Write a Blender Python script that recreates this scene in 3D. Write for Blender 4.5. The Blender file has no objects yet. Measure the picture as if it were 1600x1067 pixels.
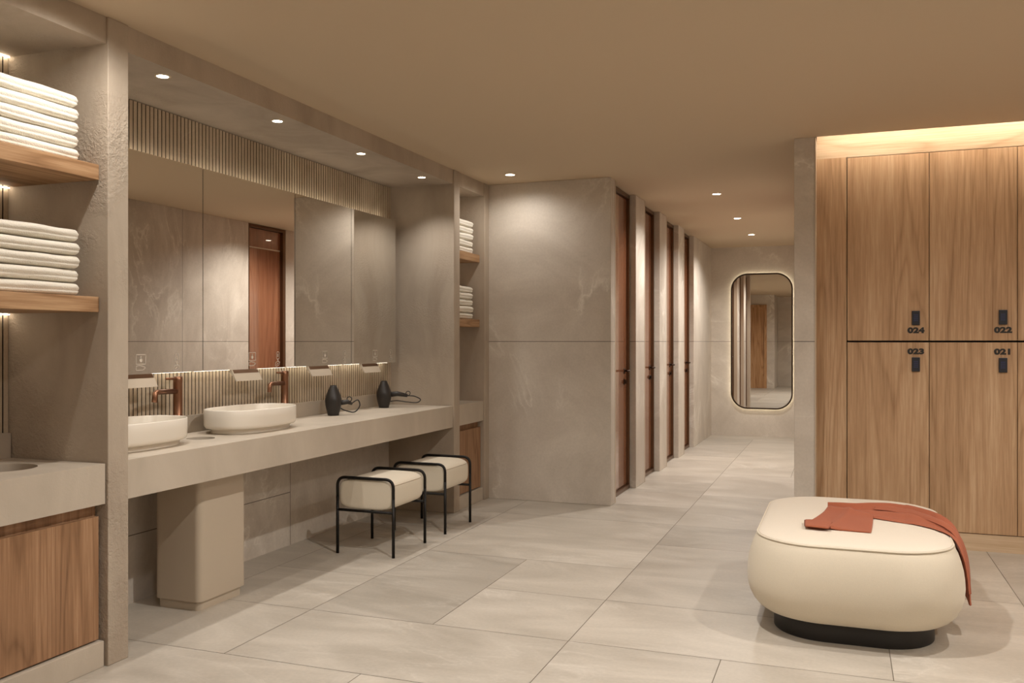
import bpy, math, random
from math import pi, sin, cos, atan2, sqrt, radians
from mathutils import Vector, noise
random.seed(7)
S = bpy.context.scene
C = S.collection

# ------------------------------------------------------------------ camera, world, exposure
FPX = 1389.0
cam_d = bpy.data.cameras.new('camera')
cam_d.sensor_width = 36.0
cam_d.lens = 36.0 * FPX / 1600.0
cam_d.clip_start = 0.05
cam = bpy.data.objects.new('camera', cam_d)
C.objects.link(cam)
cam.location = (0, 0, 1.35)
cam.rotation_euler = (pi / 2, 0, atan2(517, FPX))
S.camera = cam
w = bpy.data.worlds.new('world'); S.world = w
w.use_nodes = True
w.node_tree.nodes['Background'].inputs[0].default_value = (0.9, 0.8, 0.68, 1)
w.node_tree.nodes['Background'].inputs[1].default_value = 0.0
S.view_settings.view_transform = 'Standard'
S.view_settings.look = 'None'
S.view_settings.gamma = 1.0
S.view_settings.exposure = 1.06
S.view_settings.use_curve_mapping = False
S.cycles.max_bounces = 10
S.cycles.diffuse_bounces = 8
S.cycles.glossy_bounces = 5
S.cycles.use_denoising = True
S.cycles.sample_clamp_indirect = 6.0
S.cycles.blur_glossy = 0.5
S.cycles.caustics_reflective = False

SPOT_COL = (1.0, 0.94, 0.87)
LED_COL = (1.0, 0.87, 0.68)
P_CEIL = 55.0        # room downlights, watts
P_SOFFIT = 15.0      # downlights over the vanity
P_CORR = 64.0        # corridor downlights
E_LED = 4.5          # strips behind the vanity mirror
E_COVE = 21.0        # strip over the lockers
E_ALC = 9.0
E_HALO = 7.0

# ------------------------------------------------------------------ helpers
def lin(r, g, b):
    f = lambda c: (c / 255 / 12.92) if c <= 10 else ((c / 255 + 0.055) / 1.055) ** 2.4
    return (f(r), f(g), f(b), 1)

class MB:
    def __init__(s): s.v = []; s.f = []; s.sm = []; s.mi = []
    def add(s, vs, fs, smooth=False, mi=0):
        o = len(s.v); s.v += [tuple(v) for v in vs]
        s.f += [tuple(i + o for i in f) for f in fs]
        s.sm += [smooth] * len(fs); s.mi += [mi] * len(fs); return s
    def box(s, x0, x1, y0, y1, z0, z1, mi=0):
        vs = [(x, y, z) for z in (z0, z1) for y in (y0, y1) for x in (x0, x1)]
        return s.add(vs, [(0, 2, 3, 1), (4, 5, 7, 6), (0, 1, 5, 4), (2, 6, 7, 3), (0, 4, 6, 2), (1, 3, 7, 5)], False, mi)
    def loft(s, secs, cap0=True, cap1=True, closed=True, smooth=True, mi=0):
        n = len(secs[0]); vs = [p for q in secs for p in q]; fs = []
        m = n if closed else n - 1
        for i in range(len(secs) - 1):
            for j in range(m):
                k = (j + 1) % n
                fs.append((i * n + j, i * n + k, (i + 1) * n + k, (i + 1) * n + j))
        if cap0: fs.append(tuple(range(n - 1, -1, -1)))
        if cap1: fs.append(tuple((len(secs) - 1) * n + j for j in range(n)))
        return s.add(vs, fs, smooth, mi)
    def lathe(s, prof, c, n=40, cap0=True, cap1=True, mi=0):
        return s.loft([[(c[0] + r * cos(2 * pi * j / n), c[1] + r * sin(2 * pi * j / n), c[2] + z) for j in range(n)] for r, z in prof], cap0, cap1, mi=mi)
    def tube(s, pts, r, n=12, closed=False, mi=0):
        pts = [Vector(p) for p in pts]; secs = []
        up = Vector((0, 0, 1)); N = len(pts)
        t0 = ((pts[1] - pts[0])).normalized()
        if abs(t0.dot(up)) > 0.95: up = Vector((1, 0, 0))
        a = t0.cross(up).normalized()
        for i, p in enumerate(pts):
            if closed: t = (pts[(i + 1) % N] - pts[i - 1]).normalized()
            else: t = (pts[min(i + 1, N - 1)] - pts[max(i - 1, 0)]).normalized()
            a = (a - t * a.dot(t)).normalized(); b = t.cross(a)
            rr_ = r[i] if isinstance(r, (list, tuple)) else r
            secs.append([tuple(p + a * rr_ * cos(2 * pi * j / n) + b * rr_ * sin(2 * pi * j / n)) for j in range(n)])
        if closed: secs.append(secs[0])
        return s.loft(secs, not closed, not closed, mi=mi)

def arc_path(pts, rad, n=6):
    """polyline with rounded corners"""
    P = [Vector(p) for p in pts]; out = [P[0]]
    for i in range(1, len(P) - 1):
        a = (P[i - 1] - P[i]).normalized(); b = (P[i + 1] - P[i]).normalized()
        r_ = min(rad, (P[i - 1] - P[i]).length * .49, (P[i + 1] - P[i]).length * .49)
        p0 = P[i] + a * r_; p1 = P[i] + b * r_
        for k in range(n + 1):
            t = k / n
            out.append(p0 * (1 - t) ** 2 + P[i] * 2 * t * (1 - t) + p1 * t * t)
    out.append(P[-1]); return out

def rrect(hx, hy, r, n=8):
    r = min(r, hx - 1e-4, hy - 1e-4); out = []
    for cx, cy, a0 in ((hx - r, hy - r, 0), (-hx + r, hy - r, pi / 2), (-hx + r, -hy + r, pi), (hx - r, -hy + r, 3 * pi / 2)):
        for k in range(n + 1):
            a = a0 + pi / 2 * k / n
            out.append((cx + r * cos(a), cy + r * sin(a)))
    return out

def sellipse(a, b, e, n=72):
    out = []
    for k in range(n):
        t = 2 * pi * k / n
        c_, s_ = cos(t), sin(t)
        out.append((a * math.copysign(abs(c_) ** (2 / e), c_), b * math.copysign(abs(s_) ** (2 / e), s_)))
    return out

def root_loc(p):
    v = Vector((0, 0, 0))
    while p is not None:
        v += Vector(p.location); p = p.parent
    return v

def obj(name, mb, mats, parent=None, bevel=0.0, seg=3, subsurf=0, label=None):
    if not isinstance(mats, (list, tuple)): mats = [mats]
    me = bpy.data.meshes.new(name)
    o_ = root_loc(parent)
    me.from_pydata([(v[0] - o_.x, v[1] - o_.y, v[2] - o_.z) for v in mb.v], [], mb.f)
    for m in mats: me.materials.append(m)
    me.polygons.foreach_set('use_smooth', mb.sm)
    me.polygons.foreach_set('material_index', mb.mi)
    me.update()
    o = bpy.data.objects.new(name, me); C.objects.link(o)
    o.parent = parent
    if bevel:
        b = o.modifiers.new('bevel', 'BEVEL'); b.width = bevel; b.segments = seg
        b.limit_method = 'ANGLE'; b.angle_limit = radians(40); b.harden_normals = False
    if subsurf:
        b = o.modifiers.new('sub', 'SUBSURF'); b.levels = subsurf; b.render_levels = subsurf
    if label: o['label'] = label
    return o

def thing(name, label, cat, loc=(0, 0, 0), group=None):
    o = bpy.data.objects.new(name, None); C.objects.link(o)
    o.location = loc; o.empty_display_size = 0.1
    o['label'] = label; o['category'] = cat
    if group: o['group'] = group
    return o

def tag(o, label, cat, group=None):
    o['label'] = label; o['category'] = cat
    if group: o['group'] = group
    return o

def struct(name, mb, mats, parent=None, bevel=0.0):
    o = obj(name, mb, mats, parent, bevel)
    if parent is None: o['kind'] = 'structure'
    return o

# ------------------------------------------------------------------ materials
def new_mat(name):
    m = bpy.data.materials.new(name); m.use_nodes = True
    nt = m.node_tree; b = nt.nodes['Principled BSDF']
    return m, nt, b

def simple(name, col, rough=0.5, metal=0.0, coat=0.0, spec=0.5, sheen=0.0):
    m, nt, b = new_mat(name)
    b.inputs['Base Color'].default_value = col
    b.inputs['Roughness'].default_value = rough
    b.inputs['Metallic'].default_value = metal
    b.inputs['Coat Weight'].default_value = coat
    b.inputs['Specular IOR Level'].default_value = spec
    b.inputs['Sheen Weight'].default_value = sheen
    return m

def emit(name, col, strength):
    m, nt, b = new_mat(name)
    b.inputs['Base Color'].default_value = (0, 0, 0, 1)
    b.inputs['Emission Color'].default_value = (*col[:3], 1)
    b.inputs['Emission Strength'].default_value = strength
    return m

def N(nt, t, **kw):
    n = nt.nodes.new(t)
    for k, v in kw.items():
        if k.startswith('i_'):
            key = k[2:].replace('_', ' ')
            n.inputs[key].default_value = v
        else: setattr(n, k, v)
    return n

def ramp(nt, stops):
    r = nt.nodes.new('ShaderNodeValToRGB')
    e = r.color_ramp.elements
    while len(e) < len(stops): e.new(0.5)
    for x, (p, c) in zip(e, stops): x.position = p; x.color = c
    return r

def g(v): return (v, v, v, 1)

def mapping(nt, scale=(1, 1, 1), rand=0.0):
    tc = N(nt, 'ShaderNodeTexCoord'); mp = N(nt, 'ShaderNodeMapping')
    mp.inputs['Scale'].default_value = scale
    src = tc.outputs['Object']
    if rand:
        oi = N(nt, 'ShaderNodeObjectInfo')
        mu = N(nt, 'ShaderNodeMath', operation='MULTIPLY'); mu.inputs[1].default_value = rand
        nt.links.new(oi.outputs['Random'], mu.inputs[0])
        ad = N(nt, 'ShaderNodeVectorMath', operation='ADD')
        nt.links.new(src, ad.inputs[0]); nt.links.new(mu.outputs[0], ad.inputs[1]); src = ad.outputs[0]
    nt.links.new(src, mp.inputs['Vector']); return mp

def stone(name, dark, light, vein, joints=(), attr=False, rough=0.42, scale=1.0, vs=0.85, jcol=(0.09, 0.075, 0.06, 1)):
    """large format marble-look porcelain; joints = [(axis, position, half width)]"""
    m, nt, b = new_mat(name); L = nt.links.new
    mp = mapping(nt, (scale, scale, scale))
    vec = mp.outputs[0]
    if attr:
        at = N(nt, 'ShaderNodeAttribute', attribute_name='tile')
        ad = N(nt, 'ShaderNodeVectorMath', operation='MULTIPLY_ADD')
        L(at.outputs['Vector'], ad.inputs[0]); ad.inputs[1].default_value = (17, 23, 9); L(vec, ad.inputs[2]); vec = ad.outputs[0]
    rot = N(nt, 'ShaderNodeMapping'); rot.inputs['Rotation'].default_value = (0.5, 0.4, 0.6); rot.inputs['Scale'].default_value = (0.7, 1.7, 1.0)
    L(vec, rot.inputs['Vector'])
    n1 = N(nt, 'ShaderNodeTexNoise', i_Scale=1.3, i_Detail=7.0, i_Roughness=0.62, i_Distortion=1.3); L(rot.outputs[0], n1.inputs['Vector'])
    r1 = ramp(nt, [(0.30, dark), (0.5, tuple((a + c) / 2 for a, c in zip(dark, light))), (0.68, light)]); L(n1.outputs[0], r1.inputs[0])
    n2 = N(nt, 'ShaderNodeTexNoise', i_Scale=0.8, i_Detail=9.0, i_Roughness=0.58, i_Distortion=2.2); L(rot.outputs[0], n2.inputs['Vector'])
    r2 = ramp(nt, [(0.462, g(0)), (0.492, g(0.55)), (0.4985, g(1)), (0.506, g(0.35)), (0.60, g(0))]); L(n2.outputs[0], r2.inputs[0])
    n3 = N(nt, 'ShaderNodeTexNoise', i_Scale=1.1, i_Detail=2.0); L(vec, n3.inputs['Vector'])
    r3 = ramp(nt, [(0.46, g(0.0)), (0.64, g(vs))]); L(n3.outputs[0], r3.inputs[0])
    vm = N(nt, 'ShaderNodeMath', operation='MULTIPLY'); L(r2.outputs[0], vm.inputs[0]); L(r3.outputs[0], vm.inputs[1])
    mx = N(nt, 'ShaderNodeMix', data_type='RGBA'); L(vm.outputs[0], mx.inputs[0]); L(r1.outputs[0], mx.inputs[6]); mx.inputs[7].default_value = vein
    col = mx.outputs[2]
    n4 = N(nt, 'ShaderNodeTexNoise', i_Scale=60.0, i_Detail=3.0); L(vec, n4.inputs['Vector'])
    r4 = ramp(nt, [(0.3, g(0.955)), (0.7, g(1.03))]); L(n4.outputs[0], r4.inputs[0])
    m4 = N(nt, 'ShaderNodeMix', data_type='RGBA', blend_type='MULTIPLY'); m4.inputs[0].default_value = 1.0
    L(col, m4.inputs[6]); L(r4.outputs[0], m4.inputs[7]); col = m4.outputs[2]
    if attr:
        r5 = ramp(nt, [(0.0, g(0.88)), (1.0, g(1.06))]); sx = N(nt, 'ShaderNodeSeparateXYZ'); L(at.outputs['Vector'], sx.inputs[0]); L(sx.outputs[2], r5.inputs[0])
        m5 = N(nt, 'ShaderNodeMix', data_type='RGBA', blend_type='MULTIPLY'); m5.inputs[0].default_value = 1.0
        L(col, m5.inputs[6]); L(r5.outputs[0], m5.inputs[7]); col = m5.outputs[2]
    if joints:
        tc = N(nt, 'ShaderNodeTexCoord'); sp = N(nt, 'ShaderNodeSeparateXYZ'); L(tc.outputs['Object'], sp.inputs[0])
        acc = None
        for ax, pos, hw, *lim in joints:
            su = N(nt, 'ShaderNodeMath', operation='SUBTRACT'); L(sp.outputs[ax], su.inputs[0]); su.inputs[1].default_value = pos
            ab = N(nt, 'ShaderNodeMath', operation='ABSOLUTE'); L(su.outputs[0], ab.inputs[0])
            lt = N(nt, 'ShaderNodeMath', operation='LESS_THAN'); L(ab.outputs[0], lt.inputs[0]); lt.inputs[1].default_value = hw
            o_ = lt.outputs[0]
            for la, lo, hi in lim:
                for op, vv in (('GREATER_THAN', lo), ('LESS_THAN', hi)):
                    c_ = N(nt, 'ShaderNodeMath', operation=op); L(sp.outputs[la], c_.inputs[0]); c_.inputs[1].default_value = vv
                    mm = N(nt, 'ShaderNodeMath', operation='MULTIPLY'); L(o_, mm.inputs[0]); L(c_.outputs[0], mm.inputs[1]); o_ = mm.outputs[0]
            if acc is None: acc = o_
            else:
                mxx = N(nt, 'ShaderNodeMath', operation='MAXIMUM'); L(acc, mxx.inputs[0]); L(o_, mxx.inputs[1]); acc = mxx.outputs[0]
        mj = N(nt, 'ShaderNodeMix', data_type='RGBA'); L(acc, mj.inputs[0]); L(col, mj.inputs[6]); mj.inputs[7].default_value = jcol; col = mj.outputs[2]
    L(col, b.inputs['Base Color'])
    rr_ = ramp(nt, [(0.3, g(rough - 0.06)), (0.7, g(rough + 0.08))]); L(n1.outputs[0], rr_.inputs[0]); L(rr_.outputs[0], b.inputs['Roughness'])
    b.inputs['Specular IOR Level'].default_value = 0.35
    bp = N(nt, 'ShaderNodeBump', i_Strength=0.06, i_Distance=0.01); L(n1.outputs[0], bp.inputs['Height']); L(bp.outputs[0], b.inputs['Normal'])
    return m

def plaster(name, dark, light, bump=0.25, fine=70.0):
    m, nt, b = new_mat(name); L = nt.links.new
    mp = mapping(nt)
    st = N(nt, 'ShaderNodeMapping'); st.inputs['Scale'].default_value = (1.0, 1.0, 0.45); L(mp.outputs[0], st.inputs['Vector'])
    n1 = N(nt, 'ShaderNodeTexNoise', i_Scale=2.4, i_Detail=8.0, i_Roughness=0.6, i_Distortion=0.6); L(st.outputs[0], n1.inputs['Vector'])
    r1 = ramp(nt, [(0.3, dark), (0.7, light)]); L(n1.outputs[0], r1.inputs[0])
    L(r1.outputs[0], b.inputs['Base Color'])
    n2 = N(nt, 'ShaderNodeTexNoise', i_Scale=fine, i_Detail=5.0, i_Roughness=0.6, i_Distortion=0.4); L(mp.outputs[0], n2.inputs['Vector'])
    n3 = N(nt, 'ShaderNodeTexNoise', i_Scale=3.0, i_Detail=2.0); L(mp.outputs[0], n3.inputs['Vector'])
    r3 = ramp(nt, [(0.42, g(0.1)), (0.6, g(1))]); L(n3.outputs[0], r3.inputs[0])
    mu = N(nt, 'ShaderNodeMath', operation='MULTIPLY'); L(n2.outputs[0], mu.inputs[0]); L(r3.outputs[0], mu.inputs[1])
    bp = N(nt, 'ShaderNodeBump', i_Strength=bump, i_Distance=0.01); L(mu.outputs[0], bp.inputs['Height']); L(bp.outputs[0], b.inputs['Normal'])
    b.inputs['Roughness'].default_value = 0.72
    b.inputs['Specular IOR Level'].default_value = 0.25
    return m

def wood(name, dark, mid, light, axis=2, rough=0.5, coat=0.0, rand=20.0, scale=1.0, contrast=1.0):
    m, nt, b = new_mat(name); L = nt.links.new
    sc = [1.0, 1.0, 1.0]; sc[axis] = 0.09
    mp = mapping(nt, tuple(c * scale for c in sc), rand)
    nw = N(nt, 'ShaderNodeTexNoise', i_Scale=2.2, i_Detail=3.0, i_Roughness=0.5, i_Distortion=0.4); L(mp.outputs[0], nw.inputs['Vector'])
    # contour lines of a slow noise give cathedral figures
    mu = N(nt, 'ShaderNodeMath', operation='MULTIPLY'); L(nw.outputs[0], mu.inputs[0]); mu.inputs[1].default_value = 17.0
    fr = N(nt, 'ShaderNodeMath', operation='PINGPONG'); L(mu.outputs[0], fr.inputs[0]); fr.inputs[1].default_value = 0.5
    rl = ramp(nt, [(0.0, g(0.30)), (0.25, g(0.62)), (0.5, g(0.80)), (1.0, g(0.84))]); 
    m2 = N(nt, 'ShaderNodeMath', operation='MULTIPLY'); L(fr.outputs[0], m2.inputs[0]); m2.inputs[1].default_value = 2.0
    L(m2.outputs[0], rl.inputs[0])
    st = N(nt, 'ShaderNodeMapping'); s2 = [1.0, 1.0, 1.0]; s2[axis] = 0.35; st.inputs['Scale'].default_value = s2; L(mp.outputs[0], st.inputs['Vector'])
    nf = N(nt, 'ShaderNodeTexNoise', i_Scale=90.0, i_Detail=4.0, i_Roughness=0.7); L(st.outputs[0], nf.inputs['Vector'])
    nb = N(nt, 'ShaderNodeTexNoise', i_Scale=7.0, i_Detail=5.0, i_Roughness=0.6); L(mp.outputs[0], nb.inputs['Vector'])
    a1 = N(nt, 'ShaderNodeMath', operation='MULTIPLY'); L(rl.outputs[0], a1.inputs[0]); a1.inputs[1].default_value = 0.38 * contrast
    a2 = N(nt, 'ShaderNodeMath', operation='MULTIPLY_ADD'); L(nf.outputs[0], a2.inputs[0]); a2.inputs[1].default_value = 0.55; L(a1.outputs[0], a2.inputs[2])
    a3 = N(nt, 'ShaderNodeMath', operation='MULTIPLY_ADD'); L(nb.outputs[0], a3.inputs[0]); a3.inputs[1].default_value = 0.55; L(a2.outputs[0], a3.inputs[2])
    base = 0.38 * contrast * 0.7 + 0.55
    rc = ramp(nt, [(max(0, base - 0.24), dark), (base, mid), (min(1, base + 0.2), light)]); L(a3.outputs[0], rc.inputs[0])
    L(rc.outputs[0], b.inputs['Base Color'])
    b.inputs['Roughness'].default_value = rough
    b.inputs['Coat Weight'].default_value = coat; b.inputs['Coat Roughness'].default_value = 0.03; b.inputs['Coat IOR'].default_value = 1.8 if coat else 1.5
    b.inputs['Specular IOR Level'].default_value = 0.3
    bp = N(nt, 'ShaderNodeBump', i_Strength=0.12, i_Distance=0.003); L(nf.outputs[0], bp.inputs['Height']); L(bp.outputs[0], b.inputs['Normal'])
    return m

def fabric(name, col, scale=500.0, bump=0.15, sheen=0.2, var=0.05, rough=0.9):
    m, nt, b = new_mat(name); L = nt.links.new
    mp = mapping(nt)
    n = N(nt, 'ShaderNodeTexNoise', i_Scale=scale, i_Detail=3.0); L(mp.outputs[0], n.inputs['Vector'])
    r = ramp(nt, [(0.3, tuple(c * (1 - var) for c in col[:3]) + (1,)), (0.7, tuple(min(1, c * (1 + var)) for c in col[:3]) + (1,))]); L(n.outputs[0], r.inputs[0])
    L(r.outputs[0], b.inputs['Base Color'])
    bp = N(nt, 'ShaderNodeBump', i_Strength=bump, i_Distance=0.003); L(n.outputs[0], bp.inputs['Height']); L(bp.outputs[0], b.inputs['Normal'])
    b.inputs['Roughness'].default_value = rough; b.inputs['Sheen Weight'].default_value = sheen
    b.inputs['Specular IOR Level'].default_value = 0.2
    return m

ST_D, ST_L, ST_V = lin(188, 178, 166), lin(212, 203, 191), lin(238, 233, 223)
J = [(2, 1.35, 0.0022)]
M_floor = stone('floor_stone', lin(168, 160, 148), lin(195, 187, 175), lin(224, 218, 208), attr=True, rough=0.40, vs=0.38)
M_grout = simple('grout', lin(120, 108, 92), 0.9)
M_wall = stone('wall_stone', ST_D, ST_L, ST_V, J, rough=0.45)
M_wallR = stone('wall_stone_right', ST_D, ST_L, ST_V, J + [(1, 7.333, 0.0022)], rough=0.45)
M_wallL = stone('wall_stone_vanity', ST_D, ST_L, ST_V, [(2, 0.35, 0.0022, (1, 3.0, 5.02)), (1, 5.02, 0.002), (1, 3.93, 0.002, (2, 0, 0.35))], rough=0.5)
M_plaster = plaster('pillar_plaster', lin(163, 149, 133), lin(190, 177, 161), 0.30)
M_rough = plaster('rough_plaster', lin(163, 149, 133), lin(188, 176, 160), 0.9, 62.0)
M_conc = plaster('counter_microcement', lin(176, 165, 150), lin(195, 184, 169), 0.12, 90.0)
M_ceil = simple('ceiling_paint', lin(202, 184, 159), 0.85, spec=0.15)
M_slat = stone('slat_oak_pale', lin(176, 158, 136), lin(200, 184, 162), lin(206, 190, 168), rough=0.6, scale=2.0)
M_slatback_shade = simple('slat_backing_and_gap_shade', lin(38, 31, 25), 0.9)  # backing colour, also put on slat sides as painted gap shade
M_wood = wood('oak_locker', lin(148, 115, 84), lin(182, 148, 114), lin(206, 176, 143), contrast=0.62)
M_woodh = wood('oak_horizontal', lin(166, 138, 108), lin(192, 166, 136), lin(210, 188, 160), axis=0, contrast=0.7)
M_shelf = wood('oak_shelf', lin(126, 94, 64), lin(162, 126, 92), lin(190, 156, 120), axis=1)
M_cab = wood('oak_cabinet', lin(122, 90, 64), lin(152, 116, 86), lin(178, 142, 110), scale=1.1, contrast=0.9)
M_door = wood('walnut_door', lin(112, 70, 48), lin(138, 90, 64), lin(156, 108, 80), rough=0.22, coat=0.9, contrast=0.7)
M_door2 = wood('entrance_door', lin(148, 108, 74), lin(180, 138, 98), lin(202, 162, 122), rough=0.45)
M_bronze = simple('bronze_frame', lin(112, 84, 62), 0.35, 0.8)
M_darkframe = simple('dark_bronze', lin(58, 42, 30), 0.35, 0.7)
M_trim = simple('trim_metal', lin(205, 190, 170), 0.35, 0.3)
M_copper = simple('brushed_copper', lin(140, 102, 80), 0.36, 1.0)
M_black = simple('black_metal', lin(26, 23, 21), 0.45, 0.5)
M_plastic = simple('dryer_plastic', lin(44, 40, 38), 0.38)
M_cord = simple('cord_rubber', lin(30, 27, 25), 0.5)
M_cream = fabric('cream_upholstery', lin(214, 204, 185), 420, 0.12)
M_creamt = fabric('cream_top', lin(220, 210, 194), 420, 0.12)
M_seam = simple('seam_thread', lin(160, 144, 118), 0.8)
M_towel = fabric('white_terry', lin(236, 231, 218), 260, 1.0, 0.4, 0.04, 1.0)
M_terra = fabric('terracotta_knit', lin(160, 92, 67), 300, 0.25, 0.08, 0.06)
M_ceramic = simple('white_ceramic', lin(226, 219, 207), 0.25, coat=0.2)
M_bin = simple('bin_lacquer', lin(184, 171, 153), 0.5)
M_mirror = simple('mirror_silver', (0.92, 0.91, 0.88, 1), 0.0, 1.0)
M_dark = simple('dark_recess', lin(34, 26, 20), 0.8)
M_base = simple('black_plinth', lin(33, 30, 28), 0.5)
M_lock = simple('lock_plastic', lin(40, 42, 50), 0.35)
M_lockb = simple('lock_keys', lin(58, 66, 110), 0.4)
M_num = simple('number_black', lin(38, 34, 30), 0.5)
M_icon = simple('etched_icon', lin(205, 196, 182), 0.5)
M_iconk = simple('icon_black', lin(20, 18, 16), 0.5)
M_lamp = emit('lamp_glow', (1.0, 0.88, 0.68), 14.0)
M_led = emit('led_glow', LED_COL, E_LED)
M_cove = emit('cove_glow', (1.0, 0.95, 0.86), E_COVE)
M_alc = emit('alcove_glow', LED_COL, E_ALC)
M_halo = emit('halo_glow', (1.0, 0.86, 0.62), E_HALO)
M_white = simple('lamp_ring', lin(214, 198, 172), 0.4)

# ------------------------------------------------------------------ room shell
XF = -2.862     # front plane of pillars
XB = -3.42      # front of the slats / wall behind the vanity
# floor: individual slabs with open joints over grout
fl = MB(); attrs = []
xs = [-4.535 + 0.675 * i for i in range(14)]     # ... -3.185, -2.51, -1.835, -1.16, -0.485 ...
ys = [-2.23 + 0.675 * i for i in range(24)]       # ... 3.17, 3.845, 4.52, 5.195 ...
used = set(); G = 0.0016
def slab(i, j, ni, nj, tone=None):
    if any((a, b) in used for a in range(i, i + ni) for b in range(j, j + nj)): return
    for a in range(i, i + ni):
        for b in range(j, j + nj): used.add((a, b))
    x0, x1, y0, y1 = xs[i] + G, xs[i] + .675 * ni - G, ys[j] + G, ys[j] + .675 * nj - G
    fl.add([(x0, y0, 0), (x1, y0, 0), (x1, y1, 0), (x0, y1, 0)], [(0, 1, 2, 3)])
    attrs.append((random.random(), random.random(), random.random() if tone is None else tone))
slab(3, 8, 2, 1, .55); slab(3, 9, 1, 2, .05); slab(4, 9, 1, 1, .8); slab(4, 10, 1, 1, .9); slab(5, 9, 2, 1, .8)
slab(5, 10, 2, 2, .35); slab(5, 7, 1, 2, .5); slab(6, 8, 2, 1, .7); slab(3, 11, 2, 2, .85); slab(2, 9, 1, 1, .9); slab(2, 10, 1, 2, .7)
slab(1, 8, 2, 1, .75); slab(5, 12, 2, 1, .1); slab(3, 13, 2, 1, .5); slab(5, 13, 1, 2, .55); slab(5, 15, 2, 2, .8); slab(3, 14, 2, 1, .75)
for j in range(0, 23):
    for i in range(0, 14):
        if (i, j) in used: continue
        if random.random() < .5: slab(i, j, 2, 1)
        else: slab(i, j, 1, 2)
        slab(i, j, 1, 1)
nt_ = len(fl.f)
fl.add([(-4.6, -2.3, -0.003), (5, -2.3, -0.003), (5, 14, -0.003), (-4.6, 14, -0.003)], [(0, 1, 2, 3)], mi=1)
attrs.append((0, 0, 0))
floor = struct('floor', fl, [M_floor, M_grout])
at = floor.data.attributes.new('tile', 'FLOAT_VECTOR', 'FACE')
for k, a in enumerate(attrs): at.data[k].vector = a

ce = MB()
ce.box(-3.6, 3.7, -2.1, 6.2, 2.7, 2.74)
ce.box(-3.6, -0.174, 6.2, 13.3, 2.7, 2.74)
ce.box(-0.174, 3.7, 6.2, 6.6, 3.0, 3.04)          # over the light cove
ce.box(-0.174, 3.7, 6.16, 6.2, 2.74, 3.0)
struct('ceiling', ce, M_ceil)

struct('wall_left', MB().box(-3.6, -3.44, -0.6, 7.12, 0, 0.674).box(-3.6, -3.465, -0.6, 7.12, 0.674, 2.7), M_wallL)
struct('wall_partition', MB().box(-3.44, -1.785, 7.12, 7.262, 0, 2.7), M_wall, bevel=0.004)
fins = [(8.07, 8.445), (9.20, 9.575), (10.335, 10.705)]
for a, b_ in fins:
    o = struct('wall_fin', MB().box(-2.1, -1.785, a, b_, 0, 2.7), M_wall, bevel=0.004)
struct('wall_corridor_left', MB().box(-2.1, -1.785, 11.46, 13.06, 0, 2.7), M_wall, bevel=0.004)
struct('wall_corridor_back', MB().box(-2.1, -0.1, 13.06, 13.2, 0, 2.7), M_wall)
tr = MB()
for y in (7.262, 8.445, 9.575, 10.705):
    tr.box(-2.05, -1.793, y, y + 0.01, 0, 2.7, 1)
    tr.box(-2.05, -1.785, y + 0.01, y + 0.03, 0, 2.7, 0)
struct('trim_1', tr, [M_trim, M_dark])
struct('wall_corridor_right', MB().box(-0.304, -0.174, 6.2, 8.41, 0, 2.7).box(-0.304, -0.174, 9.13, 13.06, 0, 2.7), M_wallR, bevel=0.003)
struct('trim_2', MB().box(-0.174, -0.168, 6.196, 6.206, 0, 2.7).box(-0.174, -0.168, 6.206, 6.43, 0, 2.7), M_trim)
struct('wall_locker_back', MB().box(-0.17, 3.7, 6.9, 7.0, 0, 3.0), M_plaster)
struct('wall_right', MB().box(3.6, 3.7, -2.1, 7.0, 0, 3.0), M_wall)
struct('wall_back', MB().box(-3.6, -1.85, -2.1, -0.6, 0, 2.7).box(-1.85, 3.7, -2.2, -2.0, 0, 2.7), M_wall)

# corridor doors
def corridor_door(n, y0, y1):
    d = bpy.data.objects.new('door_%d' % n, None); C.objects.link(d); d.location = (-1.87, (y0 + y1) / 2, 0); d['kind'] = 'structure'
    f = MB(); X0, X1 = -1.90, -1.842; t = 0.035
    f.box(X0, X1, y0, y0 + t, 0, 2.695).box(X0, X1, y1 - t, y1, 0, 2.695).box(X0, X1, y0 + t, y1 - t, 2.66, 2.695).box(X0, X1, y0 + t, y1 - t, 0.0, 0.035)
    obj('door_frame', f, M_bronze, d, bevel=0.003)
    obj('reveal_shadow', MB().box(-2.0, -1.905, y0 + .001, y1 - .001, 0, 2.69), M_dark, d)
    obj('door_leaf', MB().box(-1.903, -1.868, y0 + t + .004, y1 - t - .004, 0.04, 2.655), M_door, d, bevel=0.002)
    yh = y1 - 0.12; zh = 1.083
    h = MB().tube([(-1.869, yh, zh), (-1.861, yh, zh)], 0.026, 20)
    h.tube(arc_path([(-1.862, yh, zh), (-1.812, yh, zh), (-1.812, yh - 0.125, zh)], 0.018), 0.009, 12)
    obj('door_handle', h, M_darkframe, d)
    obj('lock_rosette', MB().tube([(-1.869, yh, zh - .1), (-1.859, yh, zh - .1)], 0.024, 20).box(-1.86, -1.845, yh - .004, yh + .004, zh - .115, zh - .085), M_darkframe, d)
corridor_door(1, 7.292, 8.07); corridor_door(2, 8.475, 9.20); corridor_door(3, 9.605, 10.335); corridor_door(4, 10.735, 11.46)
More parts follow.
